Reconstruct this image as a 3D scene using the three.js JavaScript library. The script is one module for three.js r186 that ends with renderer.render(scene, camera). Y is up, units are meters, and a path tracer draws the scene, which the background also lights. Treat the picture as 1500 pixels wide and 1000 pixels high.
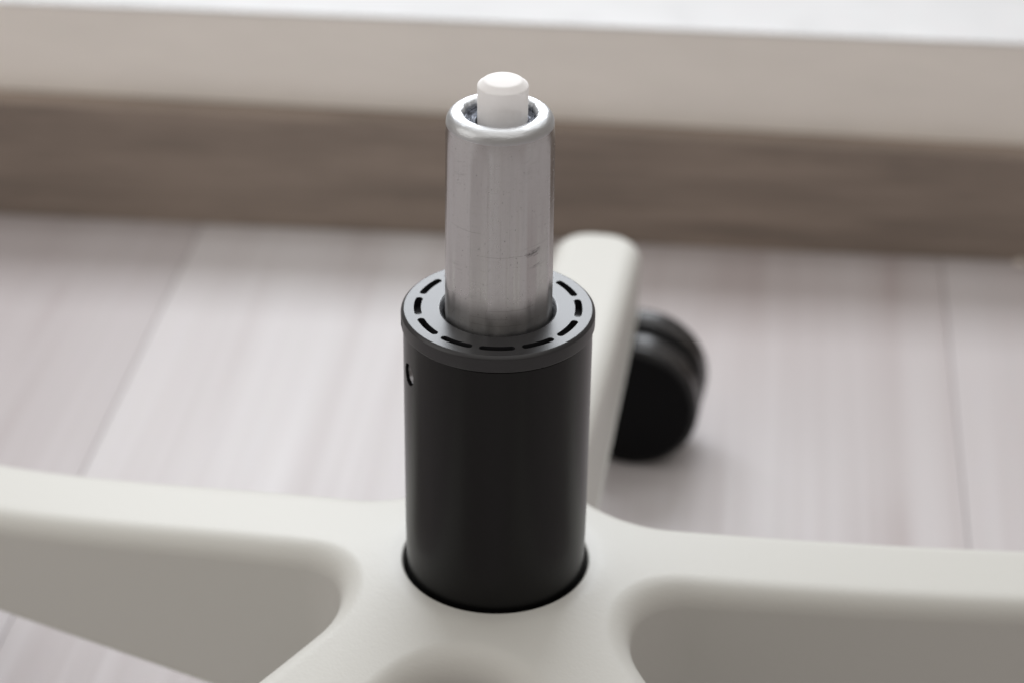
import * as THREE from 'three';
import { mergeGeometries } from 'three/addons/utils/BufferGeometryUtils.js';
import { RectAreaLightUniformsLib } from 'three/addons/lights/RectAreaLightUniformsLib.js';
import { Brush, Evaluator, SUBTRACTION } from 'three-bvh-csg';

// ---------------------------------------------------------------- camera
// The origin is the top of the base's bore; lengths below are millimetres, turned into metres by MM.
const MM = 0.001, D2R = Math.PI / 180;
const scene = new THREE.Scene();
const camera = new THREE.PerspectiveCamera(2 * Math.atan(500 / 3419.7) / D2R, 1.5, 0.02, 20);
{
  const p = 30.649 * D2R, roll = 0.8415 * D2R;
  camera.position.set(3.774 * MM, 385.18 * MM, 532.04 * MM);
  const d = new THREE.Vector3(0, -Math.sin(p), -Math.cos(p)), r = new THREE.Vector3(1, 0, 0), u = new THREE.Vector3().crossVectors(r, d);
  camera.up.copy(r.clone().multiplyScalar(-Math.sin(roll)).addScaledVector(u, Math.cos(roll)));
  camera.lookAt(camera.position.clone().add(d));
  camera.focus = 0.592;
  camera.userData.fStop = 9.2;
}
// ---------------------------------------------------------------- light: a tall window behind the low wall, a dim room around
RectAreaLightUniformsLib.init();
scene.background = new THREE.Color(0.30, 0.272, 0.248);
const WALL_TURN = -3.87 * D2R, WALL_N = new THREE.Vector3(-0.06754, 0, 0.99772);
const FLOOR_Y = -122;
{
  const w = new THREE.RectAreaLight(new THREE.Color(0.94, 0.98, 1.03), 10.5, 0.74, 0.38);
  w.name = 'window_light';
  w.position.copy(WALL_N).multiplyScalar(-0.80).add(new THREE.Vector3(-0.12, 0.55, 0));
  w.lookAt(w.position.clone().add(WALL_N));   // a RectAreaLight shines along its own -z
  scene.add(w);
  const t = new THREE.RectAreaLight(new THREE.Color(0.96, 0.98, 1.0), 2.4, 2.4, 1.3);    // unseen dimmer panel above it, placed to light the floor near the wall
  t.name = 'unseen_upper_light';
  t.position.copy(WALL_N).multiplyScalar(-0.74).add(new THREE.Vector3(0, 1.6, 0));
  t.lookAt(t.position.clone().add(WALL_N));
  scene.add(t);
  const c = new THREE.RectAreaLight(new THREE.Color(1.0, 0.985, 0.965), 0.8, 2.8, 2.4);   // unseen overhead light, placed to lift the shaded floor and the wall
  c.name = 'unseen_overhead_light';
  c.position.set(0.25, 2.0, 0.55);
  c.lookAt(0.25, 0, 0.5501);
  scene.add(c);
  const l = new THREE.RectAreaLight(new THREE.Color(1.0, 0.98, 0.95), 1.25, 1.3, 1.3);      // out of view to the left, placed to light the beige wall
  l.name = 'unseen_side_light';
  l.position.set(-1.5, 0.8, 0.35);
  l.lookAt(0, 0.05, -0.1);
  scene.add(l);
}
const renderer = new THREE.WebGLRenderer({ antialias: true });
renderer.toneMapping = THREE.LinearToneMapping;
renderer.toneMappingExposure = 1.0;
renderer.shadowMap.enabled = true;

// ---------------------------------------------------------------- helpers
let seed = 7;
const rnd = () => { seed = (seed * 1664525 + 1013904223) >>> 0; return seed / 4294967296; };
const hash = (x, y, s) => { let h = (x * 374761393 + y * 668265263 + s * 1274126177) | 0; h = Math.imul(h ^ (h >>> 13), 1274126177); h ^= h >>> 16; return (h >>> 0) / 4294967296; };
function noise(x, y, s, px = 0, py = 0) {   // value noise, tiling every px / py cells
  const x0 = Math.floor(x), y0 = Math.floor(y), fx = x - x0, fy = y - y0, u = fx * fx * (3 - 2 * fx), v = fy * fy * (3 - 2 * fy);
  const w = (a, p) => (p ? ((a % p) + p) % p : a);
  const a = hash(w(x0, px), w(y0, py), s), b = hash(w(x0 + 1, px), w(y0, py), s), c = hash(w(x0, px), w(y0 + 1, py), s), d = hash(w(x0 + 1, px), w(y0 + 1, py), s);
  return a + (b - a) * u + (c - a) * v + (a - b - c + d) * u * v;
}
const toS = (c) => Math.round(255 * (c <= 0.0031308 ? 12.92 * c : 1.055 * Math.pow(Math.max(c, 0), 1 / 2.4) - 0.055));
function tex(w, h, f, srgb = true) {
  const data = new Uint8Array(w * h * 4);
  for (let j = 0; j < h; j++) for (let i = 0; i < w; i++) {
    const c = f((i + 0.5) / w, (j + 0.5) / h), k = (j * w + i) * 4;
    for (let q = 0; q < 3; q++) { const v = Array.isArray(c) ? c[q] : c; data[k + q] = srgb ? Math.min(255, toS(v)) : Math.max(0, Math.min(255, Math.round(v * 255))); }
    data[k + 3] = 255;
  }
  const t = new THREE.DataTexture(data, w, h);
  t.wrapS = t.wrapT = THREE.RepeatWrapping; t.magFilter = THREE.LinearFilter; t.minFilter = THREE.LinearMipmapLinearFilter; t.generateMipmaps = true;
  if (srgb) t.colorSpace = THREE.SRGBColorSpace;
  t.needsUpdate = true;
  return t;
}
function shadows(m) { m.castShadow = true; m.receiveShadow = true; return m; }
function part(name, geometry, material, parent) { const m = shadows(new THREE.Mesh(geometry, material)); m.name = name; parent.add(m); return m; }
function tag(o, label, category, extra = {}) { o.userData.label = label; if (category) o.userData.category = category; Object.assign(o.userData, extra); return o; }
function thing(name, label, category, extra) { const o = new THREE.Group(); o.name = name; scene.add(o); return tag(o, label, category, extra); }
const mm = (g) => g.scale(MM, MM, MM);
// smooth lathe whose profile points may be doubled to keep an edge crisp; given from bottom to top along the outside
function lathe(pts, seg = 96) {
  const gs = []; let run = [pts[0]];
  const flush = () => { if (run.length > 1) gs.push(new THREE.LatheGeometry(run.map((p) => new THREE.Vector2(p[0], p[1])), seg)); };
  for (let i = 1; i < pts.length; i++) {
    run.push(pts[i]);
    if (pts[i][2]) { flush(); run = [pts[i]]; }
  }
  flush();
  return mm(gs.length > 1 ? mergeGeometries(gs) : gs[0]);
}
const arc = (cx, cy, r, a0, a1, n) => Array.from({ length: n + 1 }, (_, i) => { const a = (a0 + (a1 - a0) * i / n) * D2R; return [cx + r * Math.cos(a), cy + r * Math.sin(a)]; });

// ---------------------------------------------------------------- floor of whitewashed planks
{
  const grain = (s) => tex(512, 1024, (u, v) => {
    const warp = (noise(u * 3, v * 2, s + 9, 3, 2) - 0.5) * 0.10;
    const x = u + warp;
    const fine = noise(x * 90, v * 5, s, 0, 5), mid = noise(x * 24, v * 3, s + 1, 0, 3), wide = noise(x * 5, v * 3, s + 2, 0, 3), broad = noise(u * 2, v * 5, s + 7, 2, 5);
    const dark = Math.pow(noise(x * 14, v * 4, s + 3, 0, 4), 4), knot = Math.pow(noise(x * 7, v * 9, s + 5, 0, 9), 9);
    const t = 0.66 + 0.10 * (fine - 0.5) + 0.10 * (mid - 0.5) + 0.30 * (wide - 0.5) + 0.70 * (broad - 0.5) - 0.22 * dark - 0.45 * knot;
    const k = Math.max(0, Math.min(1.15, t));
    return [0.352 + 0.20 * k, 0.303 + 0.232 * k, 0.298 + 0.242 * k];
  });
  const rough = tex(256, 512, (u, v) => 0.42 + 0.22 * noise(u * 70, v * 6, 41, 70, 6) + 0.1 * noise(u * 12, v * 3, 42, 12, 3), false);
  const maps = [grain(11), grain(57), grain(93)];
  const tints = [[1, 1, 1], [0.85, 0.83, 0.83], [0.96, 0.95, 0.95], [0.92, 0.905, 0.9]];
  const mats = [];
  const matOf = (k, t) => (mats[k * 4 + t] ??= new THREE.MeshPhysicalMaterial({ map: maps[k], bumpMap: maps[k], bumpScale: 0.00012, roughness: 1, roughnessMap: rough, color: new THREE.Color().setRGB(...tints[t]), specularIntensity: 0.9 }));
  const floor = thing('floor', 'whitewashed greyish wood plank floor', 'floor', { kind: 'structure' });
  floor.position.set(0, FLOOR_Y * MM, 0); floor.rotation.y = -5.92 * D2R;
  const W = 170, L = 1500, far = -520;
  const pick = [[0, 3], [1, 2], [2, 0], [1, 1], [0, 1], [1, 0], [1, 0], [0, 2], [2, 1], [1, 3], [0, 0], [2, 3]];
  for (let k = -5; k < 7; k++) {
    const x0 = -184 + W * k + 0.12, x1 = x0 + W - 0.24, c = 0.4;
    const s = new THREE.Shape([[x0, -9], [x1, -9], [x1, -c], [x1 - c, 0], [x0 + c, 0], [x0, -c]].map(([a, b]) => new THREE.Vector2(a, b)));
    const g = new THREE.ExtrudeGeometry(s, { depth: L, bevelEnabled: false }); g.translate(0, 0, far);
    const p = g.attributes.position, uv = g.attributes.uv, off = ((k + 5) * 0.37) % 1;
    for (let i = 0; i < p.count; i++) uv.setXY(i, (p.getX(i) - x0) / W, p.getZ(i) / 900 + off);
    part('plank', mm(g), matOf(...pick[k + 5]), floor);
  }
  const sub = new THREE.BoxGeometry(2200, 6, 1600); sub.translate(0, -13, 240);
  part('underlay', mm(sub), new THREE.MeshStandardMaterial({ color: 0x3a332e, roughness: 0.95 }), floor);
}
// ---------------------------------------------------------------- low wall, sill, baseboard
const wallAt = (o, y = FLOOR_Y) => { o.position.copy(WALL_N).multiplyScalar(-415.57 * MM).setY(y * MM); o.rotation.y = WALL_TURN; return o; };
{
  const plaster = tex(512, 128, (u, v) => { const n = 0.88 + 0.04 * (noise(u * 40, v * 10, 3, 40, 10) - 0.5) + 0.03 * (noise(u * 160, v * 40, 4, 160, 40) - 0.5); return [n, n * 0.955, n * 0.9]; });
  const wall = wallAt(thing('wall', 'low beige wall face below the white window sill', 'wall', { kind: 'structure' }));
  const g = new THREE.BoxGeometry(1800, 115, 46); g.translate(0, 43.4, -35.5);
  part('wall_face', mm(g), new THREE.MeshStandardMaterial({ map: plaster, roughness: 0.75 }), wall);

  const sill = wallAt(thing('window_sill', 'glossy white window sill running along top of beige wall', 'window sill'));
  const prof = new THREE.Shape();
  prof.moveTo(-280, 97); prof.lineTo(-60, 97); prof.lineTo(-60, 101.2); prof.lineTo(-11.9, 101.2); prof.quadraticCurveTo(-12, 102.3, -13.2, 102.4); prof.lineTo(-280, 102.4); prof.closePath();
  const sg = new THREE.ExtrudeGeometry(prof, { depth: 1800, bevelEnabled: false, curveSegments: 8 });
  sg.rotateY(-Math.PI / 2); sg.translate(900, 0, 0);
  const p = sg.attributes.position, uv = sg.attributes.uv;
  for (let i = 0; i < p.count; i++) uv.setXY(i, p.getX(i) / 300, (p.getZ(i) + p.getY(i)) / 300);
  const marble = tex(512, 512, (u, v) => {
    const a = noise(u * 6 + 0.7 * noise(u * 3, v * 3, 21, 3, 3), v * 6, 22), b = noise(u * 18, v * 18, 23, 18, 18);
    const vein = Math.exp(-Math.pow((a - 0.5) * 9, 2));
    const n = 0.66 - 0.03 * vein * b - 0.03 * (b - 0.5);
    return [n * 0.985, n * 0.99, n];
  });
  const wave = tex(256, 256, (u, v) => 0.6 * noise(u * 9, v * 9, 31, 9, 9) + 0.4 * noise(u * 24, v * 24, 32, 24, 24), false);
  part('sill_slab', mm(sg), new THREE.MeshPhysicalMaterial({ map: marble, bumpMap: wave, bumpScale: 0.0012, roughness: 0.28 }), sill);

  const wood = tex(1024, 256, (u, v) => {
    const y = v + 0.05 * (noise(u * 6, v * 2, 61, 6, 2) - 0.5);
    const t = 0.5 + 0.7 * (noise(u * 5, y * 9, 62, 5, 0) - 0.5) + 0.45 * (noise(u * 14, y * 26, 63, 14, 0) - 0.5) + 0.3 * (noise(u * 40, y * 70, 64, 40, 0) - 0.5);
    const k = 0.75 + 0.5 * t;
    return [0.25 * k, 0.202 * k, 0.168 * k];
  });
  const bb = wallAt(thing('baseboard', 'grey-brown wood grain baseboard along the foot of the wall', 'baseboard'));
  const bs = new THREE.Shape([[0, 0], [0, 51.5], [-0.4, 52.6], [-1.4, 53], [-12.4, 53], [-12.4, 0]].map(([a, b]) => new THREE.Vector2(a, b)));
  const bg = new THREE.ExtrudeGeometry(bs, { depth: 1800, bevelEnabled: false });
  bg.rotateY(-Math.PI / 2); bg.translate(900, 0.3, 0);
  const bp = bg.attributes.position, bu = bg.attributes.uv;
  for (let i = 0; i < bp.count; i++) if (bp.getY(i) > 40) bp.setY(i, bp.getY(i) + 2 - 0.012 * bp.getX(i));   // not quite level
  for (let i = 0; i < bp.count; i++) bu.setXY(i, bp.getX(i) / 420, (bp.getY(i) - bp.getZ(i)) / 70);
  part('board', mm(bg), new THREE.MeshPhysicalMaterial({ map: wood, bumpMap: wood, bumpScale: 0.0002, roughness: 0.55 }), bb);
}
// ---------------------------------------------------------------- five-star base
const BASE_TURN = 8.1;                     // degrees the back leg is turned to the right of straight away
const TIP = 270, W0 = 16.8, W1 = 16.6, FIL = 22, RND = 7.2, BOTTOM = -66, S0 = 62, RC = 14.5, BORE = 25.85;
const cream = new THREE.MeshPhysicalMaterial({
  color: new THREE.Color().setRGB(0.545, 0.54, 0.508), roughness: 0.43, specularIntensity: 0.7,
  bumpMap: tex(256, 256, (u, v) => noise(u * 128, v * 128, 71, 128, 128) * 0.6 + noise(u * 60, v * 60, 72, 60, 60) * 0.4, false), bumpScale: 0.00004,
});
const black = (o) => new THREE.MeshPhysicalMaterial({ color: new THREE.Color().setRGB(0.013, 0.013, 0.014), roughness: 0.4, ...o });
{
  const halfWidth = (s) => W0 + (W1 - W0) * THREE.MathUtils.smoothstep(s, 60, TIP);
  const topY = (r) => { const q = Math.max(0, r - 29); return -70 * (1 - Math.exp(-q / 310)) * (q / (q + 3)); };
  // signed distance (negative inside) to the outline in one sector: the leg along +s, v across
  function outline(s, v) {
    // the nearest gap corner: the bisector stands 36 degrees off the leg
    const a = Math.abs(v), c36 = Math.cos(36 * D2R), s36 = Math.sin(36 * D2R);
    const u = s * c36 + a * s36, q = s * s36 - a * c36;             // along and off the bisector
    const uc = (W0 + FIL) / s36;
    let d;
    if (s > S0 - 4) d = a - halfWidth(s);
    else {
      const du = u - uc, dv = Math.abs(q);
      d = (du < 0 && dv < -du * (c36 / s36) + 1e-9) ? FIL - Math.hypot(du, dv) : a - W0;
    }
    if (s > TIP - 2 * RC) {                                        // rounded end in plan
      const e = s - TIP, x = Math.max(e + RC, 0), y = Math.max(d + RC, 0);
      d = Math.min(Math.max(e, d), -RC) + Math.hypot(x, y);
    }
    return d;
  }
  const inSector = (x, z) => {             // s, v in the leg nearest to this point (sector frame: leg 0 along +x)
    let th = Math.atan2(z, x); const k = Math.round(th / (72 * D2R)); th -= k * 72 * D2R;
    const r = Math.hypot(x, z); return [r * Math.cos(th), r * Math.sin(th)];
  };
  const dist = (x, z) => outline(...inSector(x, z));
  const surface = (x, z) => {              // height and normal of the moulded top
    const d = Math.min(0, dist(x, z)), r = Math.hypot(x, z), t = Math.max(0, RND + d);
    const y = topY(r) - (RND - Math.sqrt(Math.max(0, RND * RND - t * t)));
    const e = 0.15, gx = dist(x + e, z) - dist(x - e, z), gz = dist(x, z + e) - dist(x, z - e), gl = Math.hypot(gx, gz) || 1;
    const slope = (topY(r + 0.5) - topY(r - 0.5)) / 1, sn = t / RND, cs = Math.sqrt(Math.max(0, 1 - sn * sn));
    const n = new THREE.Vector3(-slope * x / (r || 1), 1, -slope * z / (r || 1)).normalize().multiplyScalar(cs).add(new THREE.Vector3(gx / gl * sn, 0, gz / gl * sn)).normalize();
    return { y, n, out: new THREE.Vector3(gx / gl, 0, gz / gl) };
  };
  class Grid {                             // collects quads
    constructor() { this.p = []; this.n = []; this.uv = []; this.i = []; }
    v(x, y, z, n) { this.p.push(x * MM, y * MM, z * MM); this.n.push(n.x, n.y, n.z); this.uv.push(x / 60 + y / 90, z / 60 + y / 70); return this.p.length / 3 - 1; }
    rows(rows, closed = false) {
      for (let j = 0; j + 1 < rows.length; j++) { const a = rows[j], b = rows[j + 1], m = a.length; for (let i = 0; i < (closed ? m : m - 1); i++) { const k = (i + 1) % m; this.i.push(a[i], b[i], b[k], a[i], b[k], a[k]); } }
    }
    flip() { for (let k = 0; k < this.i.length; k += 3) [this.i[k + 1], this.i[k + 2]] = [this.i[k + 2], this.i[k + 1]]; }
    // turns every triangle so that its winding agrees with its normals
    build() {
      const P = (k) => new THREE.Vector3(this.p[3 * k], this.p[3 * k + 1], this.p[3 * k + 2]);
      for (let k = 0; k < this.i.length; k += 3) {
        const [a, b, c] = [this.i[k], this.i[k + 1], this.i[k + 2]], A = P(a), f = P(b).sub(A).cross(P(c).sub(A));
        const n = new THREE.Vector3(this.n[3 * a] + this.n[3 * b] + this.n[3 * c], this.n[3 * a + 1] + this.n[3 * b + 1] + this.n[3 * c + 1], this.n[3 * a + 2] + this.n[3 * b + 2] + this.n[3 * c + 2]);
        if (f.dot(n) < 0) { this.i[k + 1] = c; this.i[k + 2] = b; }
      }
      const g = new THREE.BufferGeometry();
      g.setAttribute('position', new THREE.Float32BufferAttribute(this.p, 3)); g.setAttribute('normal', new THREE.Float32BufferAttribute(this.n, 3)); g.setAttribute('uv', new THREE.Float32BufferAttribute(this.uv, 2)); g.setIndex(this.i);
      return g;
    }
  }
  const DOWN = new THREE.Vector3(0, -1, 0), draft = -0.015;
  const wallRows = (G, pts) => {           // pts: [x, z] along the outline; a drafted wall down to the bottom
    const rows = [[], [], []];
    for (const [x, z] of pts) {
      const { y, out } = surface(x, z); const n = out.clone(); n.y = 0.03; n.normalize();
      [0, 0.4, 1].forEach((t, j) => { const yy = y + (BOTTOM - y) * t, o = draft * (y - yy); rows[j].push(G.v(x + out.x * o, yy, z + out.z * o, n)); });
    }
    G.rows(rows);
  };
  const base = thing('chair_base', 'off-white five-star chair base holding the gas lift', 'chair base');
  // the hub: rays from the bore to the outline or, inside a leg, to the line where the leg begins
  const half = Math.atan(W0 / S0), G = new Grid(), NR = 44, rows = [], low = [];
  const edgeV = []; for (let i = 0; i <= 24; i++) { const t = i / 24 * 2 - 1; edgeV.push(W0 * Math.sign(t) * (1 - Math.pow(1 - Math.abs(t), 1.8))); }
  const thetas = [];
  for (let k = 0; k < 5; k++) {
    for (const v of edgeV) thetas.push([k * 72 * D2R + Math.atan2(v, S0), Math.hypot(v, S0), false]);
    for (let i = 0; i <= 40; i++) {
      const th = k * 72 * D2R + half + (72 * D2R - 2 * half) * i / 40; let a = 20, b = 90;
      for (let q = 0; q < 50; q++) { const m = (a + b) / 2; if (dist(m * Math.cos(th), m * Math.sin(th)) < 0) a = m; else b = m; }
      thetas.push([th, a, true]);
    }
  }
  for (const [th, rOut] of thetas) {
    const col = [], c = Math.cos(th), s = Math.sin(th), rim = BORE + 0.9;
    // rounded lip of the bore, then the top
    for (let i = 0; i <= 5; i++) { const b = i / 5 * Math.PI / 2, r = BORE + 0.9 * (1 - Math.sin(b)) , y = -0.9 + 0.9 * Math.cos(b); if (i) col.unshift(G.v(r * c, y, r * s, new THREE.Vector3(-c * Math.sin(b), Math.cos(b), -s * Math.sin(b)))); }
    col.unshift(G.v(BORE * c, -40, BORE * s, new THREE.Vector3(-c, 0, -s)));
    for (let i = 0; i <= NR; i++) { const t = i / NR, r = rim + (rOut - rim) * (1 - Math.pow(1 - t, 1.7)), q = surface(r * c, r * s); col.push(G.v(r * c, q.y, r * s, q.n)); }
    rows.push(col);
    low.push([G.v(BORE * c, BOTTOM, BORE * s, DOWN), G.v(rOut * c, BOTTOM, rOut * s, DOWN)]);
  }
  rows.push(rows[0]); low.push(low[0]);
  G.rows(rows); G.rows(low);
  for (let k = 0; k < 5; k++) wallRows(G, thetas.slice(k * 66 + 25, k * 66 + 66).map(([th, r]) => [r * Math.cos(th), r * Math.sin(th)]));
  const hub = part('hub', G.build(), cream, base);
  hub.rotation.y = (90 - BASE_TURN) * D2R;
  // a leg: rows across from the hub to the rounded end
  const Lg = new Grid(), ss = [], lrows = [], llow = [];
  for (let i = 0; i <= 46; i++) ss.push(S0 + (TIP - RC - S0) * i / 46);
  for (let i = 1; i <= 18; i++) ss.push(TIP - RC + RC * Math.sin(i / 18 * Math.PI / 2));
  const left = [], right = [];
  for (const s of ss) {
    const e = Math.max(0, s - (TIP - RC)), w = (s <= S0 ? W0 : halfWidth(s)) - RC + Math.sqrt(Math.max(0, RC * RC - e * e));
    const row = [];
    for (const v of edgeV) { const x = s, z = v / W0 * w, q = surface(x, z); row.push(Lg.v(x, q.y, z, q.n)); }
    lrows.push(row); llow.push([Lg.v(s, BOTTOM, -w, DOWN), Lg.v(s, BOTTOM, w, DOWN)]);
    left.push([s, -w]); right.push([s, w]);
  }
  Lg.rows(lrows); Lg.rows(llow);
  const wEnd = W1 - RC;
  wallRows(Lg, [...left, [TIP, 0], ...right.reverse()]);
  const legG = Lg.build();
  const sagged = legG.clone(), sp = sagged.attributes.position;      // the left leg sits a little lower
  for (let i = 0; i < sp.count; i++) { const y = sp.getY(i) / MM, x = sp.getX(i) / MM; sp.setY(i, (y - 6.2 * THREE.MathUtils.smoothstep(x, 50, 190) * THREE.MathUtils.clamp((y - BOTTOM) / 20, 0, 1)) * MM); }
  for (let k = 0; k < 5; k++) part('leg', k === 1 ? sagged : legG, cream, base).rotation.y = (90 - BASE_TURN + 72 * k) * D2R;

  // twin-wheel casters, one under the end of each leg
  const wheelMat = black({ roughness: 0.26 }), capMat = black({ color: new THREE.Color().setRGB(0.0025, 0.0025, 0.003), roughness: 0.6, specularIntensity: 0.25 }), hoodMat = black({ roughness: 0.42 });
  const R = 26.5, TH = 13.5;
  const wheelG = lathe([[0, 0], [23.6, 0, 1], [23.6, 0], [24.1, 1.0, 1], [24.1, 1.0], [R - 1.8, 1.0], ...arc(R - 1.8, 2.8, 1.8, -90, 0, 6), [R, 6.2], [R - 0.6, 6.7], [R - 0.6, 7.6], [R, 8.1], [R, TH - 1.2], ...arc(R - 1.2, TH - 1.2, 1.2, 0, 90, 4), [15, TH], [0, TH]], 72);
  const capG = lathe([[0, -0.8], [23.2, -0.8], [23.9, -0.2, 1], [23.9, -0.2], [23.9, 0.9]], 64);
  const hoodS = new THREE.Shape(); hoodS.absarc(0, 0, 22.6, -0.25 * Math.PI, 1.05 * Math.PI); hoodS.lineTo(-14, -6); hoodS.lineTo(8, -10); hoodS.closePath();
  const hoodG = mm(new THREE.ExtrudeGeometry(hoodS, { depth: 5, bevelEnabled: true, bevelSize: 0.8, bevelThickness: 0.8, bevelSegments: 3, curveSegments: 40 }).translate(0, 0, -2.5));
  const stemG = lathe([[0, 0], [9, 0, 1], [9, 0], [9, 3, 1], [9, 3], [5.4, 3.4, 1], [5.4, 3.4], [5.4, 26], [0, 26]], 32);
  const turns = [-11, 140, 60, 200, -75];  // each caster has swung its own way
  for (let k = 0; k < 5; k++) {
    const c = new THREE.Group(); c.name = 'caster'; base.add(c);
    const a = (BASE_TURN + [0, 72, 144, -144, -72][k]) * D2R, s = TIP - 18;
    c.position.set(s * Math.sin(a) * MM, FLOOR_Y * MM, -s * Math.cos(a) * MM);
    c.rotation.y = turns[k] * D2R;         // trails along its own +x
    const trail = 17.5;
    const hood = part('hood', hoodG, hoodMat, c); hood.position.set(trail * MM, R * MM, 0);
    const stem = part('stem', stemG, new THREE.MeshStandardMaterial({ color: 0x8a8a8c, metalness: 1, roughness: 0.35 }), c); stem.position.set(0, (-FLOOR_Y + BOTTOM - 3.4) * MM, 0);
    const arm = part('swivel_arm', mm(new THREE.CylinderGeometry(8.2, 9, 36, 32).translate(0, 34.4, 0)), hoodMat, c); arm.position.set(0, 0, 0);
    for (const side of [1, -1]) {
      const w = part('wheel', wheelG, wheelMat, c); w.position.set(trail * MM, R * MM, side * 16.8 * MM); w.rotation.x = side * -Math.PI / 2;
      const q = part('wheel_cap', capG, capMat, c); q.position.copy(w.position); q.rotation.copy(w.rotation);
    }
  }
}
// ---------------------------------------------------------------- gas lift
{
  const lift = thing('gas_lift', 'upright gas lift cylinder with black outer tube and bare steel piston', 'gas lift');
  const satin = tex(512, 512, (u, v) => 0.5 * noise(u * 256, v * 256, 81, 256, 256) + 0.5 * noise(u * 120, v * 120, 82, 120, 120), false);
  const tubeMat = black({ color: new THREE.Color().setRGB(0.0022, 0.002, 0.0022), roughness: 0.3, specularIntensity: 0.55, bumpMap: satin, bumpScale: 0.00001 });
  const capMat = black({ color: new THREE.Color().setRGB(0.017, 0.017, 0.019), roughness: 0.36 });
  const ev = new Evaluator(); ev.attributes = ['position', 'normal', 'uv'];
  const cut = (g, holes, m) => { let b = new Brush(g, m); b.updateMatrixWorld(); for (const h of holes) { h.updateMatrixWorld(); b = ev.evaluate(b, h, SUBTRACTION); b.updateMatrixWorld(); } return b.geometry; };
  const mono = (g, m) => { const o = new Brush(g, m); return o; };
  // outer tube with the small round hole near its top, on the left
  {
    const g = lathe([[23, -36], [24.2, -36, 1], [24.2, -36], [24.6, -6], [24.8, 0], [25, 14], [25.05, 75.2, 1], [25.05, 75.2], [24.7, 75.6, 1], [24.7, 75.6], [23, 75.6, 1], [23, 75.6], [23, -36]], 160);
    const h = new THREE.CylinderGeometry(3.1 * MM, 3.1 * MM, 12 * MM, 40); h.rotateX(Math.PI / 2);
    const b = mono(h, tubeMat), az = -68 * D2R; b.position.set(25 * MM * Math.sin(az), 65 * MM, 25 * MM * Math.cos(az)); b.rotation.y = az;
    part('outer_tube', cut(g, [b], tubeMat), tubeMat, lift);
    const bowl = part('hole_bowl', lathe([[0, -2.6], [1, -2.45], [2, -1.9], [2.7, -1.0], [3.05, 0]], 40), new THREE.MeshPhysicalMaterial({ color: 0x8d8d90, metalness: 1, roughness: 0.3 }), lift);  // concave metal bowl set in the hole, its lower side catches a glint
    bowl.position.set(24.0 * MM * Math.sin(az), 65 * MM, 24.0 * MM * Math.cos(az)); bowl.quaternion.setFromUnitVectors(new THREE.Vector3(0, 1, 0), new THREE.Vector3(Math.sin(az), 0, Math.cos(az)));
    part('inner_sleeve', lathe([[22.7, -30], [22.7, 74]], 96), new THREE.MeshPhysicalMaterial({ color: 0x9a9a98, roughness: 0.35, metalness: 0.6 }), lift);
  }
  // end cap: rim, slotted plate, recess floor
  const cap = new THREE.Group(); cap.name = 'end_cap'; lift.add(cap);
  {
    const rim = lathe([[24.0, 75.75], [25.45, 75.75, 1], [25.45, 75.75], [25.62, 76.1], [25.62, 79.3], [25.55, 79.6], [25.0, 80.2], [24.75, 80.3, 1], [24.75, 80.3], [24.5, 80.3, 1], [24.5, 80.3], [24.5, 75.9]], 160);
    const nb = new THREE.BoxGeometry(2.4 * MM, 2.6 * MM, 3 * MM), b = mono(nb, capMat), az = -80 * D2R; b.position.set(25.6 * MM * Math.sin(az), 77.2 * MM, 25.6 * MM * Math.cos(az)); b.rotation.y = az;
    part('cap_rim', cut(rim, [b], capMat), capMat, cap);
    const plate = new THREE.Shape(); plate.absarc(0, 0, 24.5, 0, 2 * Math.PI);
    const hole = new THREE.Path(); hole.absarc(0, 0, 15.7, 0, 2 * Math.PI, true); plate.holes.push(hole);
    for (let k = 0; k < 12; k++) {
      const a = (k * 30 - 90) * D2R, L = 9.3, r0 = 20.25, r1 = 22.2, rm = (r0 + r1) / 2, hw = (r1 - r0) / 2, ha = (L / 2 - hw) / rm, p = new THREE.Path();
      p.absarc(0, 0, r1, a - ha, a + ha, false);
      p.absarc(rm * Math.cos(a + ha), rm * Math.sin(a + ha), hw, a + ha, a + ha + Math.PI, false);
      p.absarc(0, 0, r0, a + ha, a - ha, true);
      p.absarc(rm * Math.cos(a - ha), rm * Math.sin(a - ha), hw, a - ha + Math.PI, a - ha + 2 * Math.PI, false);
      plate.holes.push(p);
    }
    const pg = new THREE.ExtrudeGeometry(plate, { depth: 2.7, bevelEnabled: false, curveSegments: 48 });
    pg.rotateX(-Math.PI / 2); pg.translate(0, 77.6, 0);
    part('slotted_plate', mm(pg), capMat, cap);
    part('recess_floor', lathe([[15.8, 77.6], [24.4, 77.6]], 96), capMat, cap);
    part('collar', lathe([[15.7, 80.3], [15.5, 80.28], [15.1, 80.0], [14.5, 79.2], [14.2, 78.6], [14.15, 74]], 128), black({ color: new THREE.Color().setRGB(0.02, 0.021, 0.025), roughness: 0.24 }), cap);
  }
  // bare steel piston: fine lengthwise polish, specks, scuffs and a few turned rings
  {
    const W = 2048, Hh = 1024;
    const cv = document.createElement('canvas'); cv.width = W; cv.height = Hh; const c = cv.getContext('2d');
    const bv = document.createElement('canvas'); bv.width = W; bv.height = Hh; const b = bv.getContext('2d');
    c.fillStyle = 'rgb(196,196,196)'; c.fillRect(0, 0, W, Hh); b.fillStyle = 'rgb(128,128,128)'; b.fillRect(0, 0, W, Hh);
    for (let i = 0; i < 900; i++) { const x = rnd() * W, y = rnd() * Hh, l = 30 + rnd() * 320, g = rnd() < 0.5; c.fillStyle = g ? `rgba(214,214,216,${0.03 + rnd() * 0.06})` : `rgba(120,118,118,${0.02 + rnd() * 0.06})`; c.fillRect(x, y, 1 + rnd() * 5, l); }
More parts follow.
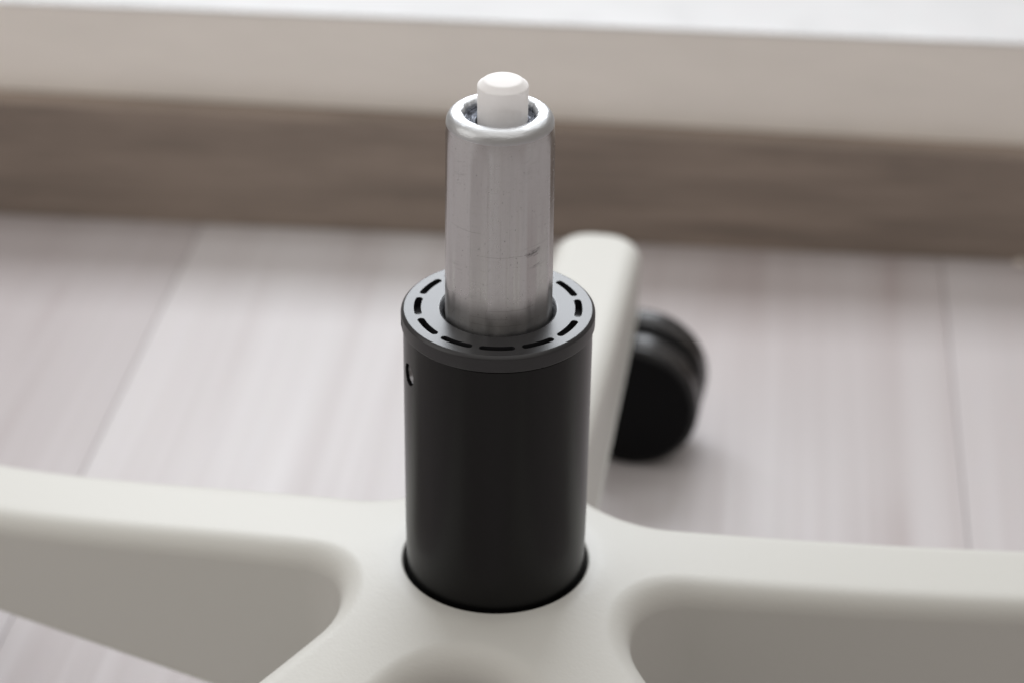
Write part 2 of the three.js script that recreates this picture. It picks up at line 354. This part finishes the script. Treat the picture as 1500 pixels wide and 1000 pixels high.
    for (let i = 0; i < 260; i++) { const y = rnd() * Hh, x = rnd() * W; c.fillStyle = `rgba(90,88,88,${0.05 + rnd() * 0.1})`; c.fillRect(x, y, 20 + rnd() * 160, 1); b.fillStyle = `rgba(90,90,90,${0.2 + rnd() * 0.3})`; b.fillRect(x, y, 20 + rnd() * 160, 1.5); }
    for (let i = 0; i < 2600; i++) { const r = 0.6 + rnd() * rnd() * 2.6, x = rnd() * W, y = rnd() * Hh; c.fillStyle = `rgba(60,58,58,${0.15 + rnd() * 0.4})`; c.beginPath(); c.ellipse(x, y, r, r * (0.6 + rnd() * 0.8), rnd() * 3, 0, 7); c.fill(); b.fillStyle = 'rgba(60,60,60,0.6)'; b.beginPath(); b.arc(x, y, r, 0, 7); b.fill(); }
    // u runs round from the front (0) to the right (0.25); canvas y from the top
    const at = (deg, h) => [((deg / 360 + 1) % 1) * W, (1 - h / 60) * Hh];
    const scuff = (deg, h, wd, hh, n, a) => { const [x, y] = at(deg, h); for (let i = 0; i < n; i++) { const px = x + (rnd() + rnd() - 1) * wd, py = y + (rnd() + rnd() - 1) * hh; c.strokeStyle = `rgba(52,50,50,${a * (0.3 + rnd() * 0.7)})`; c.lineWidth = 0.8 + rnd() * 2.2; const l = 4 + rnd() * 26; c.beginPath(); c.moveTo(px - l, py + l * 0.12); c.lineTo(px + l, py - l * 0.12); c.stroke(); b.strokeStyle = 'rgba(60,60,60,0.5)'; b.lineWidth = 2; b.beginPath(); b.moveTo(px - l, py + l * 0.12); b.lineTo(px + l, py - l * 0.12); b.stroke(); } };
    scuff(40, 24.5, 70, 20, 46, 0.46); scuff(46, 20.5, 90, 8, 14, 0.35); scuff(-44, 46, 70, 90, 40, 0.09); scuff(-50, 20, 60, 30, 20, 0.1); scuff(33, 47, 50, 80, 22, 0.08); scuff(-30, 12, 60, 40, 16, 0.08);
    for (const [d0, d1, h] of [[-18, 26, 24.6], [28, 62, 26.4], [-60, -20, 31], [-10, 40, 9], [-30, 10, 6.6], [-30, 26, 4.6]]) { const [x0, y0] = at(d0, h), len = (d1 - d0) / 360 * W; c.fillStyle = 'rgba(80,76,76,0.25)'; b.fillStyle = 'rgba(40,40,40,0.7)'; for (const x of [x0, x0 - W]) { c.fillRect(x, y0, len, 2); b.fillRect(x, y0, len, 2); } }
    const T = (k, s) => { const t = new THREE.CanvasTexture(k); t.wrapS = THREE.RepeatWrapping; if (s) t.colorSpace = THREE.SRGBColorSpace; return t; };
    const rough = tex(512, 256, (u, v) => 0.15 + 0.22 * (1 - THREE.MathUtils.smoothstep(v, 0.03, 0.3)) + 0.10 * noise(u * 40, v * 1.5, 91, 40, 0) + 0.05 * noise(u * 120, v * 60, 92, 120, 0), false);
    const steel = new THREE.MeshPhysicalMaterial({ map: T(cv, true), metalness: 1, roughness: 1, roughnessMap: rough, bumpMap: T(bv), bumpScale: 0.00003 });
    const prof = [[14.1, 66], [14.1, 82], [14.0, 110], [13.9, 124], ...Array.from({ length: 12 }, (_, i) => [13.9 - 0.2 * Math.pow((i + 1) / 12, 4), 124 + 9.7 * (i + 1) / 12])];
    const g = lathe(prof, 320); const p = g.attributes.position, uv = g.attributes.uv;
    const nn = g.attributes.normal;
    for (let i = 0; i < p.count; i++) {                     // faint lengthwise flutes left by drawing and polishing
      uv.setY(i, (p.getY(i) / MM - 78) / 60);
      const x = p.getX(i), z = p.getZ(i), th = Math.atan2(x, z), R = Math.hypot(x, z) / MM;
      const fade = THREE.MathUtils.smoothstep(133.7 - p.getY(i) / MM, 0, 9);
      let f = 0, df = 0; for (const [k, a0, ph] of [[5, 0.09, 0.4], [11, 0.10, 2.1], [19, 0.06, 5.2], [34, 0.018, 1.3]]) { const a = a0 * fade; f += a * Math.sin(k * th + ph); df += a * k * Math.cos(k * th + ph); }
      p.setX(i, x * (1 + f / R)); p.setZ(i, z * (1 + f / R));
      const n = new THREE.Vector3(nn.getX(i) - Math.cos(th) * df / R, nn.getY(i), nn.getZ(i) + Math.sin(th) * df / R).normalize(); nn.setXYZ(i, n.x, n.y, n.z);
    }
    part('piston', g, steel, lift);
    const worn = new THREE.MeshPhysicalMaterial({
      color: 0xc4c6c8, metalness: 1, roughness: 0.42,
      bumpMap: tex(256, 128, (u, v) => 0.6 * noise(u * 60, v * 10, 95, 60, 0) + 0.4 * noise(u * 150, v * 30, 96, 150, 0), false), bumpScale: 0.00007,
    });
    const rimG = lathe([[13.7, 133.7], ...arc(10.5, 133.9, 3.2, 0, 84, 14), [10.3, 137.06], [9.7, 136.85], [9.25, 136.4], [9.05, 135.7], [9.05, 129]], 240);
    { const q = rimG.attributes.position;                   // the inner edge is nicked
      for (let i = 0; i < q.count; i++) { const x = q.getX(i), z = q.getZ(i), R = Math.hypot(x, z) / MM, th = Math.atan2(x, z) / (2 * Math.PI) + 0.5; if (R < 10.5) { const k = 0.3 * (noise(th * 40, 3, 77, 40, 0) - 0.5) + 0.25 * (noise(th * 90, 5, 78, 90, 0) - 0.5); q.setX(i, x * (1 + k / R)); q.setZ(i, z * (1 + k / R)); q.setY(i, q.getY(i) + k * 0.5 * MM); } }
      rimG.computeVertexNormals(); }
    part('piston_rim', rimG, worn, lift);
    const grease = new THREE.MeshPhysicalMaterial({
      color: new THREE.Color().setRGB(0.16, 0.17, 0.20), metalness: 0.8, roughness: 0.25,
      bumpMap: tex(256, 256, (u, v) => noise(u * 22, v * 22, 97, 22, 22) * 0.7 + noise(u * 50, v * 50, 98, 50, 50) * 0.3, false), bumpScale: 0.0012,
    });
    part('greased_recess', lathe([[6.0, 130], [6.3, 134.2], [7.2, 134.9], [8.2, 134.6], [9.3, 135.2]], 96), grease, lift);
    const btn = part('release_button', lathe([[6.3, 120], [6.3, 131], [6.45, 144.2], [6.42, 144.5], [6.3, 144.75], [5.0, 145.85], [4.7, 146.02], [4.3, 146.1], [2, 146.2], [0, 146.2]], 96), new THREE.MeshPhysicalMaterial({ color: new THREE.Color().setRGB(0.97, 0.955, 0.945), roughness: 0.8, transmission: 0.45, thickness: 0 }), lift);
    btn.position.set(0.6 * MM, -0.6 * MM, 0);
  }
}
// ---------------------------------------------------------------- a tiny pale speck by the baseboard
{
  const g = new THREE.IcosahedronGeometry(1.9 * MM, 2), p = g.attributes.position;
  for (let i = 0; i < p.count; i++) { const k = 0.8 + 0.35 * noise(p.getX(i) * 900 + 5, p.getY(i) * 900 + p.getZ(i) * 700 + 9, 99); p.setXYZ(i, p.getX(i) * k * 1.3, p.getY(i) * k * 0.9, p.getZ(i) * k); }
  g.computeVertexNormals();
  const m = part('speck', g, new THREE.MeshStandardMaterial({ color: 0xd8d0c8, roughness: 0.3 }), scene);
  m.position.set(233.5 * MM, (FLOOR_Y + 1.6) * MM, -397 * MM);
  tag(m, 'tiny pale crumb on the floor against the baseboard, at far right', 'speck');
}
renderer.render(scene, camera);
